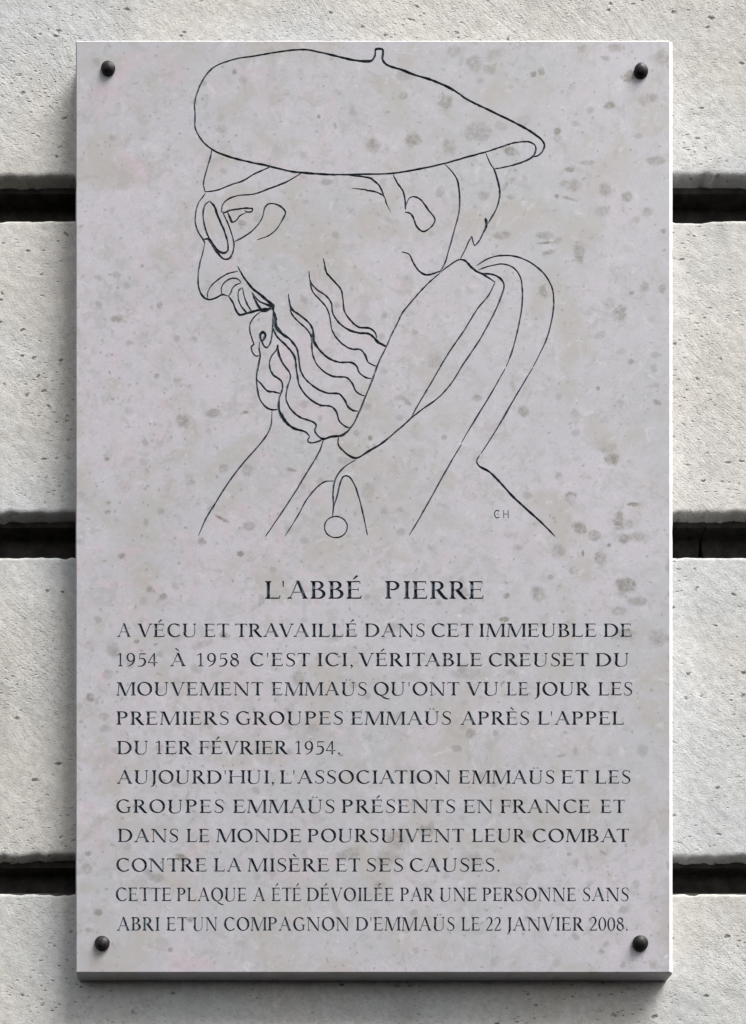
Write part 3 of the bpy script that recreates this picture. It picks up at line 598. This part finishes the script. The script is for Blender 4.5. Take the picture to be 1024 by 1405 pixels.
TEXT = [
 (821.7, 24.5, [("L'ABBÉ",364,496.5),("PIERRE",528.7,664)]),
 (874.0, 18.4, [("A",161,179.5),("VÉCU",189,269.5),("ET",280.5,314.5),("TRAVAILLÉ",322.5,490),("DANS",501,583.8),("CET",594,649.5),("IMMEUBLE",658,818.5),("DE",828.5,867)]),
 (914.2, 18.3, [("1954",160.5,216.5),("À",233.5,255),("1958",270.5,327),("C'EST",345,425.8),("ICI,",436,483.5),("VÉRITABLE",492.5,661.5),("CREUSET",672.4,807.6),("DU",817.6,862.6)]),
 (954.3, 18.4, [("MOUVEMENT",159.8,361.5),("EMMAÜS",373,504),("QU'ONT",514.5,630.5),("VU",640,683.5),("LE",695.5,725),("JOUR",733.5,809.5),("LES",821.3,868.5)]),
 (994.5, 18.4, [("PREMIERS",160,315),("GROUPES",325.5,471.5),("EMMAÜS",482,620),("APRÈS",632,727),("L'APPEL",738.2,856.2)]),
 (1034.9, 18.4, [("DU",161,203),("1ER",213.5,264),("FÉVRIER",273.5,395.5),("1954.",405,466)]),
 (1075.3, 18.4, [("AUJOURD'HUI,",160.5,375.5),("L'ASSOCIATION",384.5,618),("EMMAÜS",629.7,761.5),("ET",770.5,807.5),("LES",817,866)]),
 (1115.5, 18.4, [("GROUPES",161.3,308),("EMMAÜS",320.3,460),("PRÉSENTS",469,625.5),("EN",636.3,676),("FRANCE",686.8,810),("ET",824.3,857.5)]),
 (1155.6, 18.4, [("DANS",162,245.5),("LE",256.3,287.5),("MONDE",296.8,413.5),("POURSUIVENT",422.3,637),("LEUR",648,722),("COMBAT",732.7,863.5)]),
 (1196.0, 18.4, [("CONTRE",161.3,284),("LA",294,331.5),("MISÈRE",339.8,451.8),("ET",461,494.3),("SES",503.4,554.2),("CAUSES.",564,685)]),
 (1236.5, 18.6, [("CETTE",160.5,235.5),("PLAQUE",243,338.5),("A",347.3,363.8),("ÉTÉ",373,413.5),("DÉVOILÉE",421.3,540.5),("PAR",549.5,596),("UNE",603.8,654),("PERSONNE",662.3,790.5),("SANS",800,863.3)]),
 (1277.0, 18.6, [("ABRI",160.5,219),("ET",228.8,257),("UN",265.2,298),("COMPAGNON",309,479),("D'EMMAÜS",488.4,624.5),("LE",633.5,658.5),("22",667,688.6),("JANVIER",695.2,801.5),("2008.",809,861)]),
]
owners = {}
for li, (base, cap, words) in enumerate(TEXT):
    for wi, (wd, a, b) in enumerate(words):
        ow = ('word', li, wi); set_word(ow, wd, a, b, base, cap)

# ---- constrained triangulation of the face with every groove cut into it
FX0, FX1, FY0, FY1 = X0 + CL, X1 - CR, Y0 + CT, Y1 - CB
verts = []; edges = []
def addloop(p):
    n0 = len(verts); verts.extend([Vector((float(a), float(b))) for a, b in p]); m = len(p)
    edges.extend([(n0 + i, n0 + (i + 1) % m) for i in range(m)])
nb = 110
def nick(i, sd):      # small wavering and the odd chip of an arris, in photo pixels
    q = np.random.RandomState(sd).rand(nb + 1); v = vnoise(np.array([i * .35]), np.array([sd * 1.7]), 77)[0] * .5
    return v + (1.1 if q[i] > .965 else 0)
def edge_loop(x0, x1, y0, y1, k, sd):
    L = []
    for i in range(nb): L.append((x0 + (x1 - x0) * i / nb, y0 + (k * nick(i, sd) if i else 0)))
    for i in range(nb): L.append((x1 - (k * nick(i, sd + 1) if i else 0), y0 + (y1 - y0) * i / nb))
    for i in range(nb): L.append((x1 - (x1 - x0) * i / nb, y1 - (k * nick(i, sd + 2) if i else 0)))
    for i in range(nb): L.append((x0 + (k * nick(i, sd + 3) if i else 0), y1 - (y1 - y0) * i / nb))
    return L
bl = edge_loop(FX0, FX1, FY0, FY1, .8, 11)
addloop(bl)
for p, c in outl: addloop(p)
from mathutils.kdtree import KDTree
ck = []
for p, wd in cents:
    n0 = len(verts); verts.extend([Vector((float(a), float(b))) for a, b in p]); edges.extend([(n0 + i, n0 + i + 1) for i in range(len(p) - 1)])
    for i in range(len(p)): ck.append((p[i][0], p[i][1], float(wd[i]) if np.ndim(wd) else float(wd)))
kd = KDTree(len(ck))
for i, c in enumerate(ck): kd.insert((c[0], c[1], 0), i)
kd.balance()
# extra points where the stone has spots and the painted bolt shadow, so that their field can be stored on the mesh
def fossil_shadow_field(P):
    fall = np.zeros(len(P)); stg = np.zeros(len(P))
    for (px, py, rx, ry, a, st_) in SPOTS:
        R = 1.75 * max(rx, ry); m = np.nonzero((abs(P[:, 0] - px) < R) & (abs(P[:, 1] - py) < R))[0]
        if len(m) == 0: continue
        t = math.radians(a); dx = P[m, 0] - px; dy = P[m, 1] - py
        u = (dx * math.cos(t) - dy * math.sin(t)) / rx; v = (dx * math.sin(t) + dy * math.cos(t)) / ry
        f = np.clip(1 - np.hypot(u, v) / 1.7, 0, 1); up = f > fall[m]
        fall[m[up]] = f[up]; stg[m[f > 0]] = np.maximum(stg[m[f > 0]] * (f[f > 0] < .3), st_)
    return fall, stg
seen = set()
for (px, py, rx, ry, a, st_) in SPOTS:
    h = 2.4 if min(rx, ry) > 6 else (1.7 if min(rx, ry) > 3 else 1.0); R = 2.0 * max(rx, ry)
    for x in np.arange(round((px - R) / h) * h, px + R, h):
        for y in np.arange(round((py - R) / h) * h, py + R, h):
            if math.hypot(x - px, y - py) < R and FX0 + 1 < x < FX1 - 1 and FY0 + 1 < y < FY1 - 1:
                q = (round(x), round(y))
                if h > 1 and q in seen: continue
                seen.add(q); verts.append(Vector((x + random.uniform(-.1, .1), y + random.uniform(-.1, .1))))
rv, re, rf, _, _, _ = delaunay_2d_cdt(verts, edges, [], 0, 1e-4, False)
V = np.array([(v[0], v[1]) for v in rv]); Fc = np.array(rf)
cen = V[Fc].mean(1)
order = np.argsort(cen[:, 1]); cy = cen[order, 1]; cx = cen[order, 0]
own = np.full(len(Fc), -1); names = []
nid = {}
for ow, p in pieces:
    if ow not in nid: nid[ow] = len(names); names.append(ow)
    a = np.searchsorted(cy, p[:, 1].min()); b = np.searchsorted(cy, p[:, 1].max())
    if b <= a: continue
    xx = cx[a:b]; cand = np.nonzero((xx >= p[:, 0].min()) & (xx <= p[:, 0].max()))[0]
    if len(cand) == 0: continue
    qx = xx[cand]; qy = cy[a:b][cand]; ins = np.zeros(len(cand), bool); n = len(p)
    for i in range(n):
        x1, y1 = p[i]; x2, y2 = p[(i + 1) % n]
        if y1 == y2: continue
        c = ((y1 > qy) != (y2 > qy)) & (qx < (x2 - x1) * (qy - y1) / (y2 - y1) + x1); ins ^= c
    own[order[a + cand[ins]]] = nid[ow]
print('face triangles', len(Fc), 'engraved', int((own >= 0).sum()))

# slab: face with holes, arrises, sides, back
slv = [L2(x, y, 0) for x, y in V]; slf = []; slm = []
face_tris = Fc[own < 0]
def orient(f):    # face normal towards -Y (the camera)
    a, b, c = V[f[0]], V[f[1]], V[f[2]]
    return f if ((b[0] - a[0]) * (c[1] - a[1]) - (b[1] - a[1]) * (c[0] - a[0])) < 0 else f[::-1]
for f in face_tris: slf.append(tuple(orient(list(f)))); slm.append(0)
def ring(x0, x1, y0, y1, d): 
    n = len(slv)
    for (x, y) in ((x0, y0), (x1, y0), (x1, y1), (x0, y1)): slv.append(L2(x, y, d))
    return [n, n + 1, n + 2, n + 3]
def path(pts, dep):
    n = len(slv)
    for (x, y), d in zip(pts, dep): slv.append(L2(x, y, d))
    return list(range(n, len(slv)))
ol = edge_loop(X0, X1, Y0, Y1, .45, 31); N4 = 4 * nb
dd = [(.0004, .0024, .0012, .0012)[i // nb] for i in range(N4)]; dd[0] = .0004
q0 = path(bl, [0.0] * N4); q1 = path(ol, dd); q2 = path(edge_loop(X0, X1, Y0, Y1, 0, 1), [T + .002] * N4)
for i in range(N4):
    j = (i + 1) % N4; sd_ = i // nb
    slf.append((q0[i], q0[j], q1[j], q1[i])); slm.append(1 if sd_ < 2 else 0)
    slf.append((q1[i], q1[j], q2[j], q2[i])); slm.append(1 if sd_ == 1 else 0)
r2 = [q2[0], q2[nb], q2[2 * nb], q2[3 * nb]]
slf.append((r2[0], r2[1], r2[2], r2[3])); slm.append(0)
slab = mesh_obj('slab', slv, slf, [M_SLAB, M_EDGE], plaque, slm)
ff, fs_ = fossil_shadow_field(V); colr = np.zeros((len(slv), 4)); colr[:len(V), 0] = ff; colr[:len(V), 1] = fs_; colr[:, 3] = 1
at = slab.data.color_attributes.new('fossil_shadow', 'FLOAT_COLOR', 'POINT'); at.data.foreach_set('color', colr.ravel())

# engraved grooves, one mesh for every part of the portrait and every word
DEPTH_T, DEPTH_L = .85, .75      # depth of the cut over its width
inner = np.zeros(len(V), int); outer_ = np.zeros(len(V), int)
np.add.at(inner, Fc[own >= 0].ravel(), 1); np.add.at(outer_, Fc[own < 0].ravel(), 1)
vdepth = np.zeros(len(V))
for i in np.nonzero((inner > 0) & (outer_ == 0))[0]:
    co, ix, ds_ = kd.find((V[i][0], V[i][1], 0)); vdepth[i] = max(.00012, (ck[ix][2] - ds_ * 1.6) * S)
edge_own = {}
for fi, f in enumerate(Fc):
    for a, b in ((f[0], f[1]), (f[1], f[2]), (f[2], f[0])): edge_own.setdefault((min(a, b), max(a, b)), []).append(fi)
by = {}
for fi in np.nonzero(own >= 0)[0]: by.setdefault(int(own[fi]), []).append(fi)
walls = {}
for (a, b), fl in edge_own.items():
    o = [own[f] for f in fl]
    if len(fl) == 2 and (o[0] < 0) != (o[1] < 0):
        walls.setdefault(int(max(o)), []).append((a, b))
def groove(oid, name, parent, depth, label=None, off=(0, 0, 0)):
    loc = {}; vs = []; fs = []
    def vid(i, d):
        k = (i, d)
        if k not in loc:
            p = L2(V[i][0], V[i][1], d); loc[k] = len(vs); vs.append((p[0] - off[0], p[1] - off[1], p[2] - off[2]))
        return loc[k]
    for fi in by.get(oid, []): fs.append(tuple(vid(i, float(min(.0022, vdepth[i] * depth))) for i in orient(list(Fc[fi]))))
    return mesh_obj(name, vs, fs, M_LINE if name != 'word' else M_PAINT, parent, label=label, loc=off if off != (0, 0, 0) else None)
for nm in ('beret','brow','temple_hair','spectacles','eye','cheek','nose','moustache','mouth','beard','ear','hair','hood','coat','toggle','signature'):
    groove(nid[nm], 'engraved_' + nm, plaque, DEPTH_L)
ORD = ['title line', 'first line of the text', 'second line of the text', 'third line of the text', 'fourth line of the text', 'fifth line of the text',
       'sixth line of the text', 'seventh line of the text', 'eighth line of the text', 'ninth line of the text', 'tenth line of the text in narrower letters', 'last line of the text in narrower letters']
for li, (base, cap, words) in enumerate(TEXT):
    ln = bpy.data.objects.new('text_line', None); C.objects.link(ln); ln.parent = plaque; ln.empty_display_size = .02
    p = L2(words[0][1], base, 0); ln.location = p; ln['label'] = 'engraved ' + ORD[li]
    for wi, (wd, a, b) in enumerate(words):
        o = groove(nid[('word', li, wi)], 'word', ln, DEPTH_T if li else .95, label='word reading ' + wd.strip('.,'), off=(0, 0, 0))
        o.location = (-p[0], -p[1], -p[2])

# ---- four domed iron bolts
def bolt(px, py, r, tilt):
    rr = r * S; vs = []; fs = []; ns = 28
    prof = [(1.0, .0), (1.02, .22), (.97, .42), (.84, .66), (.64, .86), (.42, .99), (.20, 1.06)]
    for (a, h) in prof:
        for i in range(ns):
            t = 2 * math.pi * i / ns; q = 1 + .015 * math.sin(3 * t + px)
            vs.append((rr * a * q * math.cos(t) + tilt * h * rr * .12, -h * rr * .82, rr * a * q * math.sin(t)))
    for k in range(len(prof) - 1):
        for i in range(ns): fs.append((k * ns + i, k * ns + (i + 1) % ns, (k + 1) * ns + (i + 1) % ns, (k + 1) * ns + i))
    vs.append((tilt * rr * .12, -1.08 * rr * .82, 0)); m = len(vs) - 1; b0 = (len(prof) - 1) * ns
    for i in range(ns): fs.append((b0 + i, b0 + (i + 1) % ns, m))
    fs.append(tuple(range(ns))[::-1])
    o = mesh_obj('bolt', vs, [f[::-1] for f in fs], M_IRON, plaque, smooth=True); o.location = L2(px, py, -.0002)
    o.rotation_euler = (math.radians(3 * tilt * math.sin(px)), math.radians(px * 7 % 90), math.radians(4 * math.cos(py)))
    return o
bolt(148.5, 95, 9.6, 1); bolt(879.5, 99, 9.6, -1); bolt(140.5, 1294.5, 10.2, 1); bolt(878.5, 1295, 10.8, -1)
